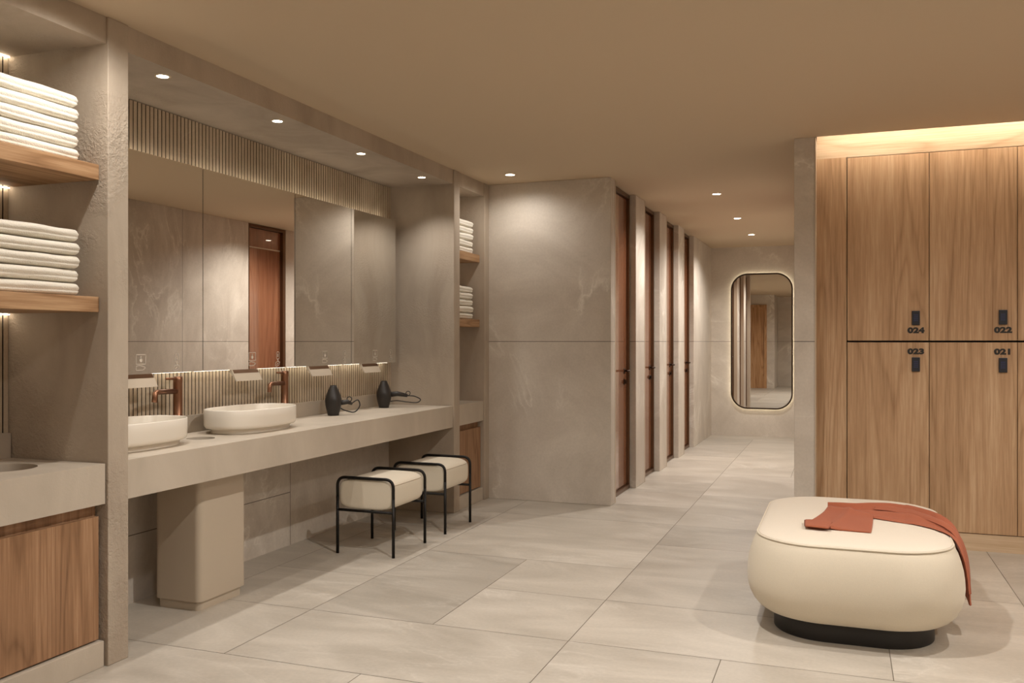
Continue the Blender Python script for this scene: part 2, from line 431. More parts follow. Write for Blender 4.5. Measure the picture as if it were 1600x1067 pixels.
# door in the right corridor wall (seen in the vanity mirror)
d = bpy.data.objects.new('door_5', None); C.objects.link(d); d.location = (-0.27, 8.77, 0); d['kind'] = 'structure'
obj('door_frame', MB().box(-0.30, -0.19, 8.41, 8.435, 0, 2.695).box(-0.30, -0.19, 9.08, 9.13, 0, 2.695).box(-0.30, -0.19, 8.435, 9.08, 2.66, 2.695), M_bronze, d, bevel=0.002)
obj('door_leaf', MB().box(-0.26, -0.21, 8.438, 9.077, 0.005, 2.43), M_door, d, bevel=0.002)
obj('transom_panel', MB().box(-0.26, -0.21, 8.438, 9.077, 2.445, 2.655), M_door, d)
obj('bright_line_strip', MB().box(-0.258, -0.22, 8.438, 9.077, 2.43, 2.445), M_trim, d)  # pale metal strip standing in for a reflected line of light
# entrance door behind the viewer (seen in the long corridor mirror)
d = bpy.data.objects.new('door_6', None); C.objects.link(d); d.location = (-2.5, -0.6, 0); d['kind'] = 'structure'
obj('door_leaf', MB().box(-2.95, -2.13, -0.6, -0.575, 0.0, 2.34), M_door2, d)
obj('door_frame', MB().box(-3.02, -2.95, -0.6, -0.55, 0, 2.41).box(-2.13, -2.06, -0.6, -0.55, 0, 2.41).box(-2.95, -2.13, -0.6, -0.55, 2.34, 2.41), M_door2, d)

# ------------------------------------------------------------------ niche wall on the left
def pillar(n, y0, y1, rough=False):
    struct('trim_%d' % n, MB().box(-3.4395, XF, y0, y1, 0, 2.7).box(-3.464, -3.4396, y0, y1, 0.675, 2.7), M_rough if rough else M_plaster, bevel=0.004)
pillar(3, 2.877, 2.99, True); pillar(4, 6.386, 6.497); pillar(5, 7.02, 7.12); pillar(6, 1.93, 2.05)
# wall plane continuing towards the viewer, left of the near alcove
struct('wall_left_near', MB().box(-3.44, -2.862, -0.6, 1.93, 0, 2.7), M_plaster)
def soffit(n, y0, y1):
    m = MB().box(-3.03, -2.872, y0, y1, 2.589, 2.7).box(-3.464, -3.03, y0, y1, 2.593, 2.7)
    struct('trim_%d' % n, m, M_plaster)
soffit(7, 2.05, 2.877); soffit(8, 2.99, 6.386); soffit(9, 6.497, 7.02)

def slat_panel(y0, y1, z0, z1, label, pitch=0.0292):
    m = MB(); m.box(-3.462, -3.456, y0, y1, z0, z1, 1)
    n = int(round((y1 - y0) / pitch)); p = (y1 - y0) / n
    for i in range(n):
        a, c = y0 + i * p + 0.0036, y0 + (i + 1) * p - 0.0036
        # pale oak face; sides coloured dark to stand in for gap shade
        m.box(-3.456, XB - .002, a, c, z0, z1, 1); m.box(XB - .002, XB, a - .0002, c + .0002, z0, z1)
    o = obj('slat_panel', m, [M_slat, M_slatback_shade]); tag(o, label, 'wall panel'); return o
slat_panel(2.99, 6.386, 0.94, 2.589, 'pale vertical slat panel behind the vanity mirror and above the long counter')
slat_panel(2.05, 2.877, 0.95, 2.593, 'pale vertical slat panel at the back of the near towel alcove')
slat_panel(6.497, 7.02, 0.95, 2.593, 'pale vertical slat panel at the back of the far towel alcove')

# counters with round waste openings
def counter(y0, y1, holes, label, xf=-2.872, back=(-3.464, -3.406, 0.94)):
    t = thing('stone_counter', label, 'counter', (xf, (y0 + y1) / 2, 0.676))
    zt, zb, xb = 0.843, 0.676, -3.44
    m = MB()
    # top split in Y strips around holes
    segs = []; cur = y0
    for hx, hy, hr in holes:
        segs.append((cur, hy - hr - .03, None)); segs.append((hy - hr - .03, hy + hr + .03, (hx, hy, hr))); cur = hy + hr + .03
    segs.append((cur, y1, None))
    n = 48
    for a, b_, h in segs:
        if h is None:
            for z, fl_ in ((zt, (0, 1, 2, 3)), (zb, (3, 2, 1, 0))):
                m.add([(xb, a, z), (xf, a, z), (xf, b_, z), (xb, b_, z)], [fl_])
        else:
            hx, hy, hr = h
            rect = []; circ = []
            for k in range(n):
                t_ = 2 * pi * k / n; c_, s_ = cos(t_), sin(t_)
                circ.append((hx + hr * c_, hy + hr * s_))
                # ray to the rectangle border
                q = []
                if c_ > 1e-9: q.append((xf - hx) / c_)
                if c_ < -1e-9: q.append((xb - hx) / c_)
                if s_ > 1e-9: q.append((b_ - hy) / s_)
                if s_ < -1e-9: q.append((a - hy) / s_)
                r_ = min(q); rect.append((hx + r_ * c_, hy + r_ * s_))
            # exact corners
            for cx, cy in ((xf, a), (xf, b_), (xb, a), (xb, b_)):
                k = min(range(n), key=lambda k: (rect[k][0] - cx) ** 2 + (rect[k][1] - cy) ** 2); rect[k] = (cx, cy)
            for z, up in ((zt, True), (zb, False)):
                vs = [(x, y, z) for x, y in circ] + [(x, y, z) for x, y in rect]
                fs = [(k, n + k, n + (k + 1) % n, (k + 1) % n) if up else ((k + 1) % n, n + (k + 1) % n, n + k, k) for k in range(n)]
                m.add(vs, fs)
            vs = [(x, y, zt) for x, y in circ] + [(x, y, zb) for x, y in circ]
            m.add(vs, [(k, (k + 1) % n, n + (k + 1) % n, n + k) for k in range(n)], True)
    for X, o_ in ((xf, 0), (xb, 1)):
        f_ = [(0, 1, 2, 3)] if not o_ else [(3, 2, 1, 0)]
        m.add([(X, y0, zb), (X, y1, zb), (X, y1, zt), (X, y0, zt)], f_)
    for Y_ in (y0, y1): m.add([(xb, Y_, zb), (xf, Y_, zb), (xf, Y_, zt), (xb, Y_, zt)], [(0, 1, 2, 3)])
    obj('worktop', m, M_conc, t)
    obj('backsplash', MB().box(back[0], back[1], y0, y1, zt, back[2]), M_conc, t, bevel=0.002)
    return t
counter(2.992, 6.384, [(-3.155, 3.80, 0.072)], 'long pale stone vanity counter carrying two basins, with a waste hole')
counter(2.052, 2.872, [(-3.16, 2.63, 0.125)], 'short pale stone counter with round hole in the near towel alcove', xf=-2.873, back=(-3.464, -3.40, 0.952))
counter(6.499, 7.015, [(-3.16, 6.76, 0.125)], 'short pale stone counter in the far towel alcove beside the partition wall', xf=-2.873, back=(-3.464, -3.40, 0.952))

def alcove_cabinet(y0, y1, label):
    t = thing('towel_cabinet', label, 'cabinet', (-2.9, (y0 + y1) / 2, 0))
    obj('cabinet_carcass', MB().box(-3.40, -2.925, y0, y1, 0.11, 0.674), M_cab, t)
    obj('cabinet_door', MB().box(-2.915, -2.893, y0 + .006, y1 - .012, 0.116, 0.625), M_cab, t, bevel=0.0015)
    obj('plinth', MB().box(-3.40, -2.876, y0, y1, 0.0, 0.108), M_conc, t, bevel=0.003)
alcove_cabinet(2.055, 2.87, 'wooden door cabinet under the near alcove counter at the left edge')
alcove_cabinet(6.502, 7.015, 'wooden door cabinet under the far alcove counter beyond the stools')

def shelf(y0, y1, z0, label):
    o = obj('wooden_shelf', MB().box(-3.385, -2.907, y0, y1, z0, z0 + 0.064), M_shelf, bevel=0.002)
    tag(o, label, 'shelf', None); return o
SHELVES = [(2.053, 2.874, 2.023, 'upper oak shelf in the near alcove, under the top towel stack'),
           (2.053, 2.874, 1.472, 'lower oak shelf in the near alcove, with towels on it at left'),
           (6.50, 7.017, 2.023, 'upper oak shelf in the far alcove behind the vanity'),
           (6.50, 7.017, 1.472, 'lower oak shelf in the far alcove behind the vanity')]
for a in SHELVES: shelf(*a)
# led strips at the back of the alcoves, under soffit and under shelves
for y0, y1, w_ in ((2.06, 2.87, 'near'), (6.505, 7.01, 'far')):
    for z, p_ in ((2.583, 'under the soffit'), (2.013, 'under the upper shelf'), (1.462, 'under the lower shelf')):
        o = obj('led_strip', MB().box(-3.412, -3.407, y0, y1, z + .004, z + .008), M_alc)
        tag(o, 'thin warm light strip at the back of the %s towel alcove, %s' % (w_, p_), 'light strip')

# towels
def towel_mesh(L_, D, H, seed):
    random.seed(seed)
    prof = []
    # profile in (x depth, z): rounded folded nose at front (x=0), goes back to x=-D, double fold crease
    front = [(-0.045, 0.0), (-0.018, 0.002), (-0.004, 0.008), (0.0, 0.014), (-0.0005, 0.0185), (-0.0020, 0.0215), (0.000, 0.0245), (0.003, 0.031), (0.004, 0.038), (0.000, 0.046), (-0.010, 0.0525), (-0.028, 0.0555), (-0.06, 0.056)]
    for x, z in front: prof.append((x, z * H / 0.056))
    for k in range(1, 8): prof.append((-0.06 - (D - 0.08) * k / 8, H * 1.0))
    prof += [(-D + .012, H * .96), (-D, H * .75), (-D, H * .3), (-D + .012, H * .02)]
    for k in range(7, 0, -1): prof.append((-0.045 - (D - 0.065) * k / 8, 0.0))
    secs = []; n = 46
    zc = H / 2
    for i in range(n + 1):
        u = i / n; y = (u - .5) * L_
        e = min(u, 1 - u) * L_; R_ = 0.022
        k = 1.0 if e > R_ else sqrt(max(0.02, 1 - ((R_ - e) / R_) ** 2))
        row = []
        for x, z in prof:
            zz = zc + (z - zc) * (0.55 + 0.45 * k)
            xx = x - (1 - k) * 0.012
            nz = noise.noise(Vector((xx * 9 + seed * 7, y * 7, z * 20))) * 0.0035 + noise.noise(Vector((seed * 3, y * 3.1, 0))) * 0.005
            nx = noise.noise(Vector((seed * 5, y * 6, z * 12))) * 0.006
            f_ = 1 if 0.004 < z < H - .004 or z > H / 2 else 0
            row.append((xx + nx, y, max(0.0, zz + (nz * (0.4 if z < H / 2 else 1)) * f_)))
        secs.append(row)
    return MB().loft(secs)
def stack(loc, L_, z, group, where):
    H = 0.0556
    names = ['bottom', 'second from bottom', 'middle', 'second from top', 'top']
    first = None
    for k in range(5):
        mb = towel_mesh(L_, 0.40, H - .0022, k + int(z * 10) + int(L_ * 100))
        o = bpy.data.objects.new('folded_towel', None)
        me_o = obj('folded_towel', mb, M_towel)
        bpy.data.objects.remove(o)
        me_o.location = (loc[0] + random.uniform(-.003, .003), loc[1] + random.uniform(-.004, .004), z + k * H)
        tag(me_o, '%s folded white towel %s' % (names[k], where), 'towel', group)
stack((-2.947, 2.485, 0), 0.66, 2.0872, 'towels on the upper shelf at left', 'in the stack on the near alcove upper shelf')
stack((-2.947, 2.485, 0), 0.66, 1.5362, 'towels on the lower shelf at left', 'in the stack on the near alcove lower shelf')
stack((-2.935, 6.745, 0), 0.40, 2.0872, 'towels on the upper shelf of the far alcove', 'in the stack on the far alcove upper shelf')
stack((-2.935, 6.745, 0), 0.40, 1.5362, 'towels on the lower shelf of the far alcove', 'in the stack on the far alcove lower shelf')

# ------------------------------------------------------------------ vanity mirror panels
ZM0, ZM1 = 1.186, 2.306
XM = -3.312     # mirror plane: shallow cabinets standing proud of the slats
PAN = [(3.115, 4.0025), (4.0075, 4.883), (4.888, 5.5845), (5.5895, 6.26)]
PLAB = ['wide frameless vanity mirror panel nearest the left pillar', 'frameless vanity mirror panel reflecting the brown door',
        'frameless vanity mirror panel above the first hair dryer', 'frameless vanity mirror panel at the far end beside the pillar']
def line_quad(m, y0, z0, y1, z1, w_, x=XM + .0008, mi=0):
    dy, dz = y1 - y0, z1 - z0; l = sqrt(dy * dy + dz * dz); ny, nz = -dz / l * w_ / 2, dy / l * w_ / 2
    m.add([(x, y0 + ny, z0 + nz), (x, y0 - ny, z0 - nz), (x, y1 - ny, z1 - nz), (x, y1 + ny, z1 + nz)], [(0, 1, 2, 3)], mi=mi)
def poly_line(m, pts, w_=0.003, closed=False, mi=0):
    for a, b_ in zip(pts, pts[1:] + (pts[:1] if closed else [])): line_quad(m, a[0], a[1], b_[0], b_[1], w_, mi=mi)
def icon_towel(yc, zc):
    m = MB()
    w_, h_ = 0.032, 0.024
    poly_line(m, [(yc - w_, zc), (yc + w_, zc), (yc + w_, zc + 2 * h_), (yc - w_, zc + 2 * h_)], 0.003, True)
    pts = [(yc + 0.010 * cos(a), zc + .02 + .011 * sin(a)) for a in [2 * pi * k / 10 for k in range(10)]]
    m.add([(XM + .0008, a, b_) for a, b_ in pts], [tuple(range(10))])
    line_quad(m, yc, zc + .028, yc, zc + .04, .006)
    poly_line(m, [(yc - w_, zc - .010), (yc - .01, zc - .006), (yc + .02, zc - .012), (yc + w_, zc - .02), (yc + .012, zc - .03), (yc - w_, zc - .03)], 0.0032, True)
    return m
def icon_tap(yc, zc):
    m = MB()
    pts = [(yc + a, zc + .025 + b_) for a, b_ in rrect(.014, .022, .008, 4)]; poly_line(m, pts, 0.003, True)
    line_quad(m, yc, zc + .016, yc, zc + .036, .006)
    line_quad(m, yc - .004, zc + .002, yc + .004, zc - .012, .006)
    poly_line(m, [(yc - .028, zc - .040), (yc - .022, zc - .018), (yc - .004, zc - .012), (yc + .02, zc - .016), (yc + .01, zc - .034), (yc - .01, zc - .042)], 0.003, True)
    poly_line(m, [(yc - .012, zc - .032), (yc + .004, zc - .022)], 0.004)
    return m
ICON = {0: [(3.542, 'a'), (3.799, 'b')], 1: [(4.442, 'a'), (4.700, 'b')], 2: [(5.238, 'a'), (5.496, 'b')], 3: [(5.933, 'a'), (6.181, 'b')]}
for i, (a, b_) in enumerate(PAN):
    t = thing('vanity_mirror', PLAB[i], 'mirror', (XM - .006, (a + b_) / 2, ZM0), 'vanity mirror panels')
    obj('mirror_glass', MB().box(XM - .006, XM, a, b_, ZM0, ZM1), M_mirror, t)
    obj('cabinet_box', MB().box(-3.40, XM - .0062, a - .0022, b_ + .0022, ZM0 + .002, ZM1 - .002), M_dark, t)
    for z in (ZM1 - .002, ZM0 - .004):
        obj('led_strip', MB().box(-3.388, -3.380, a + .01, b_ - .01, z, z + .006), M_led, t, label='warm light strip on the cabinet edge behind the mirror')
    for y, k in ICON[i]:
        obj('towel_icon' if k == 'a' else 'tap_icon', icon_towel(y, 1.236) if k == 'a' else icon_tap(y, 1.238), M_icon, t, label='white printed pictogram')

for y0, y1, lb in ((3.380, 3.625, 'towel slot flap under mirror at far left, above the first basin'), (4.251, 4.495, 'towel slot flap under mirror above the second basin'),
                   (5.033, 5.282, 'towel slot flap under mirror above the first hair dryer'), (5.722, 5.966, 'towel slot flap under mirror above the second hair dryer')):
    t = thing('towel_dispenser', 'pale ' + lb, 'dispenser', (-3.31, (y0 + y1) / 2, 1.120), 'towel flaps under the mirror')
    A_, B_ = (-3.312, 1.1855), (-3.278, 1.120)
    sec = [A_, B_, (B_[0] - .006, B_[1]), (-3.326, 1.174), (-3.326, 1.1855)]
    obj('flap_plate', MB().loft([[(x, y, z) for x, z in sec] for y in (y0, y1)], smooth=False), M_bin, t)
    dd = [(-3.3114, 1.1852), (-3.3008, 1.1650)]
    obj('slot', MB().loft([[(dd[0][0], y, dd[0][1]), (dd[1][0], y, dd[1][1]), (dd[1][0] - .003, y, dd[1][1]), (dd[0][0] - .003, y, dd[0][1])] for y in (y0 + .008, y1 - .004)], smooth=False), M_bronze, t)

# ------------------------------------------------------------------ basins, faucets
def basin(cx, cy, a, label):
    t = thing('vessel_basin', label, 'basin', (cx, cy, 0.8435), 'vessel basins')
    b_ = 0.185; m = MB(); z0 = 0.8435
    def sec(k, z, off=0.0): return [(cx + x, cy + y, z0 + z) for x, y in sellipse(b_ * 1 - off, a - off, 2.5)]
    secs = [sec(1, .0235, .032), sec(1, .024, .022), sec(1, .028, .010), sec(1, .036, .003), sec(1, .048, 0), sec(1, .09, -.001), sec(1, .128, -.001), sec(1, .131, .0006), sec(1, .132, .003),
            sec(1, .131, .006), sec(1, .127, .008), sec(1, .08, .010), sec(1, .05, .022), sec(1, .038, .05), sec(1, .034, .09), sec(1, .032, .13)]
    m.loft(secs); obj('bowl', m, M_ceramic, t)
    m = MB().loft([sec(1, 0, .036), sec(1, .004, .034), sec(1, .020, .034), sec(1, .0245, .030)]); obj('foot', m, M_ceramic, t)
    obj('drain', MB().lathe([(.001, .0325), (.022, .034), (.022, .036), (.001, .037)], (cx, cy, z0)), M_copper, t)
basin(-3.18, 3.325, 0.308, 'white oval vessel basin partly hidden by the left pillar')
basin(-3.18, 4.26, 0.31, 'white oval vessel basin fully in view on the counter')

def faucet(x, y, label):
    t = thing('basin_faucet', label, 'faucet', (x, y, 0.8435), 'copper faucets')
    zt = 1.165
    obj('faucet_body', MB().lathe([(.030, 0), (.030, .006), (.0235, .008), (.0235, zt - .8435 - .035), (.0245, zt - .8435 - .033), (.0245, zt - .8435 - .002), (.022, zt - .8435)], (x, y, .8435), 32), M_copper, t)
    dx, dy = 0.050 / .26, -0.255 / .26
    L_ = 0.215
    p = arc_path([(x, y, 1.087), (x + dx * L_, y + dy * L_, 1.093), (x + dx * (L_ + .008), y + dy * (L_ + .008), 1.042)], 0.045, 10)
    obj('spout', MB().tube(p, 0.0135, 20), M_copper, t)
    obj('lever', MB().tube([(x, y, zt - .012), (x + dx * .115, y + dy * .115, zt - .008)], [.0075, .006], 12), M_copper, t)
faucet(-3.305, 3.800, 'tall copper faucet at the left basin, nearest the pillar')
faucet(-3.305, 4.762, 'tall copper faucet behind the fully visible basin')

# ------------------------------------------------------------------ hair dryers
def dryer(x, y, kind, label):
    z = 0.8436
    t = thing('hair_dryer', label, 'hair dryer', (x, y, z), 'black hair dryers')
    prof = [(.037, 0), (.038, .003), (.042, .02), (.049, .045), (.055, .072), (.057, .098), (.055, .118), (.048, .142), (.039, .165), (.029, .188), (.024, .199), (.0225, .203)]
    obj('dryer_body', MB().lathe(prof, (x, y, z), 12), M_plastic, t)
    obj('air_nozzle', MB().lathe([(.0205, .2035), (.020, .206), (.015, .206), (.012, .202)], (x, y, z), 24), M_black, t)
    if kind == 0:
        hp = [(x + .035, y + .025, z + .085), (x + .07, y + .07, z + .09), (x + .085, y + .10, z + .075)]
        cp = [(x + .085, y + .10, z + .078), (x + .115, y + .13, z + .10), (x + .13, y + .13, z + .06), (x + .10, y + .11, z + .018), (x + .05, y + .07, z + .03), (x + .02, y + .05, z + .05)]
        rp = (x + .075, y + .085, z + .108)
    else:
        hp = [(x + .03, y + .03, z + .10), (x + .08, y + .07, z + .105), (x + .15, y + .10, z + .09)]
        cp = [(x + .15, y + .10, z + .09), (x + .20, y + .12, z + .085), (x + .24, y + .14, z + .06), (x + .22, y + .12, z + .037), (x + .15, y + .09, z + .042), (x + .08, y + .06, z + .052), (x + .03, y + .03, z + .046)]
        rp = (x + .155, y + .10, z + .108)
    obj('dryer_handle', MB().tube(hp, [.021, .019, .012] if kind else [.018, .016, .010], 16), M_plastic, t)
    P = [Vector(p) for p in cp]; pts = []
    for i in range(len(P) - 1):
        p0, p1, p2, p3 = P[max(i - 1, 0)], P[i], P[i + 1], P[min(i + 2, len(P) - 1)]
        for k in range(8):
            u = k / 8
            pts.append(0.5 * ((2 * p1) + (-p0 + p2) * u + (2 * p0 - 5 * p1 + 4 * p2 - p3) * u * u + (-p0 + 3 * p1 - 3 * p2 + p3) * u ** 3))
    pts.append(P[-1])
    obj('power_cord', MB().tube(pts, .0042, 8), M_cord, t)
    obj('hanging_loop', MB().tube([(rp[0] + .014 * cos(a), rp[1] + .008 * cos(a), rp[2] + .016 * sin(a)) for a in [2 * pi * k / 20 for k in range(20)]], .003, 6, closed=True), M_cord, t)
dryer(-3.275, 5.287, 0, 'black hair dryer standing upright with short cord loop, left one')
dryer(-3.292, 6.035, 1, 'black hair dryer with handle and cord out to the right, by the far pillar')

# ------------------------------------------------------------------ waste bin under the counter
t = thing('waste_bin', 'tall beige rounded waste bin standing under the vanity counter', 'bin', (-3.145, 3.79, 0))
def rr3(cx, cy, hx, hy, r, z): return [(cx + x, cy + y, z) for x, y in rrect(hx, hy, r)]
obj('bin_body', MB().loft([rr3(-3.147, 3.795, .143, .186, .034, z) for z in (.046, .674)], True, False, smooth=False), M_bin, t)
obj('bin_dark_inside', MB().loft([rr3(-3.147, 3.795, .137, .180, .03, z) for z in (.672, .10)], False, True, smooth=False), M_dark, t)  # dark inner shell standing in for shade seen through the counter hole
obj('bin_base', MB().loft([rr3(-3.147, 3.79, .132, .170, .03, z) for z in (.0, .044)], smooth=False), M_bin, t)
for o in t.children:
    for p in o.data.polygons: p.use_smooth = len(p.vertices) == 4
    o.data.set_sharp_from_angle(angle=radians(35)) if hasattr(o.data, 'set_sharp_from_angle') else None

# ------------------------------------------------------------------ stools
def stool(cx, cy, label):
    t = thing('upholstered_stool', label, 'stool', (cx, cy, 0), 'cream stools at the vanity')
    hx, hy = 0.200, 0.2225; zt = 0.486; r = 0.0098
    for s in (-1, 1):
        y = cy + s * hy
        obj('top_rail', MB().tube(arc_path([(cx - hx, y, zt - .12), (cx - hx, y, zt), (cx + hx, y, zt), (cx + hx, y, zt - .12)], 0.058, 12), r, 14), M_black, t)
        for sx in (-1, 1): obj('leg', MB().tube([(cx + sx * hx, y, 0.0), (cx + sx * hx, y, zt - .12)], r, 14), M_black, t)
        obj('crossbar', MB().tube([(cx - hx, y, .279), (cx + hx, y, .279)], r * .9, 10), M_black, t)
    # cushion lying between the hoops
    m = MB(); secs = []
    H0, H1 = 0.286, 0.480; n = 22
    zc, hz = (H0 + H1) / 2, (H1 - H0) / 2
    for i in range(n + 1):
        th = -pi / 2 + pi * i / n
        sy = math.copysign(abs(sin(th)) ** 0.30, sin(th)); k = cos(th) ** 0.30 if cos(th) > 1e-6 else 0.0
        k = max(k, 0.02)
        secs.append([(cx + x * (0.86 + .14 * k), cy + sy * (hy - .004), zc + z * (0.74 + .26 * k)) for x, z in sellipse(hx - .006, hz + .003, 4.0, 56)])
    m.loft(secs); obj('seat_cushion', m, M_cream, t)
    # seam line round the upper edge
    pts = []
    for k in range(80):
        x, y = sellipse(hx - .0085, hy - .006, 9, 80)[k]
        pts.append((cx + x, cy + y, zc + hz * 0.62))
    obj('piping', MB().tube(pts, .0018, 6, closed=True), M_seam, t)
stool(-2.825, 5.156, 'cream cushioned black framed stool, the nearer of the two')
stool(-2.812, 5.897, 'cream cushioned black framed stool behind, beside the far cabinet')

# ------------------------------------------------------------------ ottoman
OX, OY = 0.040, 4.80
t = thing('ottoman', 'large round cornered cream ottoman on a black plinth base', 'ottoman', (OX, OY, 0))
def osec(d_, z, hx=.470, hy=.692, R=.30): return [(OX + x, OY + y, z) for x, y in rrect(hx - d_, hy - d_, max(.05, R - d_ * .55), 16)]
obj('plinth_base', MB().loft([osec(.122, 0), osec(.119, .004), osec(.119, .085), osec(.122, .092)]), M_base, t)
body = [osec(.30, .082), osec(.125, .083), osec(.100, .087), osec(.075, .096), osec(.050, .114), osec(.028, .142), osec(.012, .178), osec(.003, .215), osec(0, .255),
        osec(.002, .295), osec(.007, .335), osec(.016, .372), osec(.027, .405), osec(.040, .430), osec(.050, .442)]
obj('ottoman_body', MB().loft(body, True, True), M_cream, t)
obj('piping', MB().tube(osec(.0455, .4425), .0045, 8, closed=True), M_cream, t)
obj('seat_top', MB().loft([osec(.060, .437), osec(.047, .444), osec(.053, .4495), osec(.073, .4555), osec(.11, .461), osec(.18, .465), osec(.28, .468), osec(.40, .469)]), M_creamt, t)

# terracotta cloth: long folded strip over the top and down the far right side + turned end flap
def top_z(x, y):
    def inside(d_):
        hx, hy, R_ = .47 - d_, .692 - d_, max(.05, .30 - d_ * .55)
        qx, qy = abs(x - OX) - (hx - R_), abs(y - OY) - (hy - R_)
        return sqrt(max(qx, 0) ** 2 + max(qy, 0) ** 2) + min(max(qx, qy), 0) - R_
    tab = [(.40, .469), (.28, .468), (.18, .465), (.11, .461), (.073, .4555), (.053, .4495), (.045, .4465)]
    s_ = inside(0.0)         # signed distance to the widest outline (negative inside)
    d_ = -s_
    if d_ >= .40: return .469
    for (a, za), (b_, zb) in zip(tab, tab[1:]):
        if d_ >= b_: return zb + (za - zb) * (d_ - b_) / (a - b_)
    return .446
PROF = [(-.5, .469), (.20, .469), (.32, .467), (.40, .4635), (.437, .458), (.462, .447), (.478, .428), (.490, .402), (.499, .37), (.506, .335), (.511, .295), (.514, .255), (.515, .2), (.515, .05)]
def surf(s_, y):
    """walk over the top and down the side: s_ equals x on the flat top"""
    acc = -.5
    for (x0, z0), (x1, z1) in zip(PROF, PROF[1:]):
        l_ = sqrt((x1 - x0) ** 2 + (z1 - z0) ** 2)
        if s_ <= acc + l_ or (x1, z1) == PROF[-1]:
            f_ = (s_ - acc) / l_; x, z = x0 + (x1 - x0) * f_, z0 + (z1 - z0) * f_
            nx, nz = -(z1 - z0) / l_, (x1 - x0) / l_
            return x, z, nx, nz
        acc += l_
def crom(P, n):
    P = [Vector(p) for p in P]; out = []
    for i in range(len(P) - 1):
        p0, p1, p2, p3 = P[max(i - 1, 0)], P[i], P[i + 1], P[min(i + 2, len(P) - 1)]
        for k in range(n):
            u = k / n
            out.append(0.5 * ((2 * p1) + (-p0 + p2) * u + (2 * p0 - 5 * p1 + 4 * p2 - p3) * u * u + (-p0 + 3 * p1 - 3 * p2 + p3) * u ** 3))
    out.append(P[-1]); return out
def drape(far, near, top_h, bot_h, cols=24, n=8):
    """closed cloth slab between two edge lines given as (s, y); heights above the ottoman surface"""
    F, Nn = crom([(a, b_, 0) for a, b_ in far], n), crom([(a, b_, 0) for a, b_ in near], n)
    secs = []
    for i, (a, b_) in enumerate(zip(F, Nn)):
        L_ = i / (len(F) - 1); up = []; lo = []
        for j in range(cols + 1):
            u = j / cols; p = a.lerp(b_, u); e = min(u, 1 - u)
            rnd = min(1, (e / .05)) ** .5 if e < .05 else 1
            tz = top_z(p.x, p.y) - .469 if p.x < .30 else 0
            hb, ht = bot_h(L_, u), top_h(L_, u)
            mid = (hb + ht) / 2
            for arr, h in ((up, mid + (ht - mid) * rnd), (lo, mid + (hb - mid) * rnd)):
                x, z, nx, nz = surf(p.x, p.y)
                arr.append((x + nx * h, p.y, z + nz * h + tz))
        secs.append(up + lo[::-1])
    return MB().loft(secs)
G_ = lambda u, c_, w_: math.exp(-((u - c_) / w_) ** 2)
t = thing('terracotta_throw', 'terracotta folded cloth draped over the right side of the cream ottoman', 'throw', (0.2, 4.8, .469))
far = [(-.075, 4.945), (-.01, 4.965), (.06, 4.985), (.14, 5.06), (.235, 5.11), (.32, 5.085), (.40, 4.99), (.455, 4.90), (.50, 4.83), (.55, 4.78), (.62, 4.75), (.66, 4.74), (.705, 4.735)]
near = [(-.07, 4.885), (.0, 4.845), (.07, 4.825), (.14, 4.765), (.225, 4.72), (.31, 4.69), (.385, 4.635), (.435, 4.575), (.48, 4.53), (.535, 4.505), (.61, 4.50), (.67, 4.505), (.72, 4.50)]
def top1(L, u):
    h = .007 + .033 * G_(u, .14 + .06 * L, .10) + .014 * G_(u, .60, .14) + .007 * G_(u, .93, .05) + .002 * sin(9 * L + 7 * u)
    if L > .55: h += (L - .55) * .045 * (.5 + .5 * cos(2 * pi * (u * 2.0 + .1)))
    return h
def bot1(L, u):
    h = .001 + .025 * G_(u, .14 + .06 * L, .07) * (L < 2)
    if L > .55: h += (L - .55) * .038 * (.5 + .5 * cos(2 * pi * (u * 2.0 + .1)))
    return max(.001, min(h, top1(L, u) - .005))
obj('draped_length', drape(far, near, top1, bot1), M_terra, t)
far2 = [(.16, 4.99), (.24, 5.02), (.32, 4.97), (.395, 4.88), (.45, 4.80), (.50, 4.74), (.56, 4.70), (.63, 4.69), (.70, 4.685), (.765, 4.68)]
near2 = [(.15, 4.95), (.235, 4.93), (.315, 4.86), (.385, 4.75), (.437, 4.66), (.485, 4.59), (.545, 4.55), (.62, 4.535), (.70, 4.53), (.775, 4.515)]
obj('upper_fold', drape(far2, near2, lambda L, u: .022 + .012 * sin(pi * u) * min(1, 4 * L) + .004 * sin(8 * L + 5 * u) + (L > .5) * (L - .5) * .02, lambda L, u: .013 + .002 * sin(pi * u) + (L > .5) * (L - .5) * .02, cols=12), M_terra, t)
left = [(-.166, 4.425), (-.152, 4.56), (-.118, 4.72), (-.074, 4.935)]
right = [(.122, 4.402), (.129, 4.51), (.135, 4.63), (.141, 4.775)]
obj('turned_end', drape(left, right, lambda L, u: .009 + .009 * G_(u, .40 + .1 * L, .09) + .004 * G_(u, .03, .05) + .016 * G_(L, 1, .12) + .002 * sin(6 * L + 4 * u), lambda L, u: .001 + .006 * G_(u, .40 + .1 * L, .06) + .009 * G_(L, 1, .10), cols=28, n=10), M_terra, t)
obj('corner_fold', drape([(-.176, 4.545), (-.174, 4.47), (-.170, 4.395)], [(-.045, 4.52), (-.050, 4.45), (-.060, 4.372)], lambda L, u: .019 + .003 * sin(pi * u), lambda L, u: .0125 + .001 * sin(pi * u), cols=14), M_terra, t)

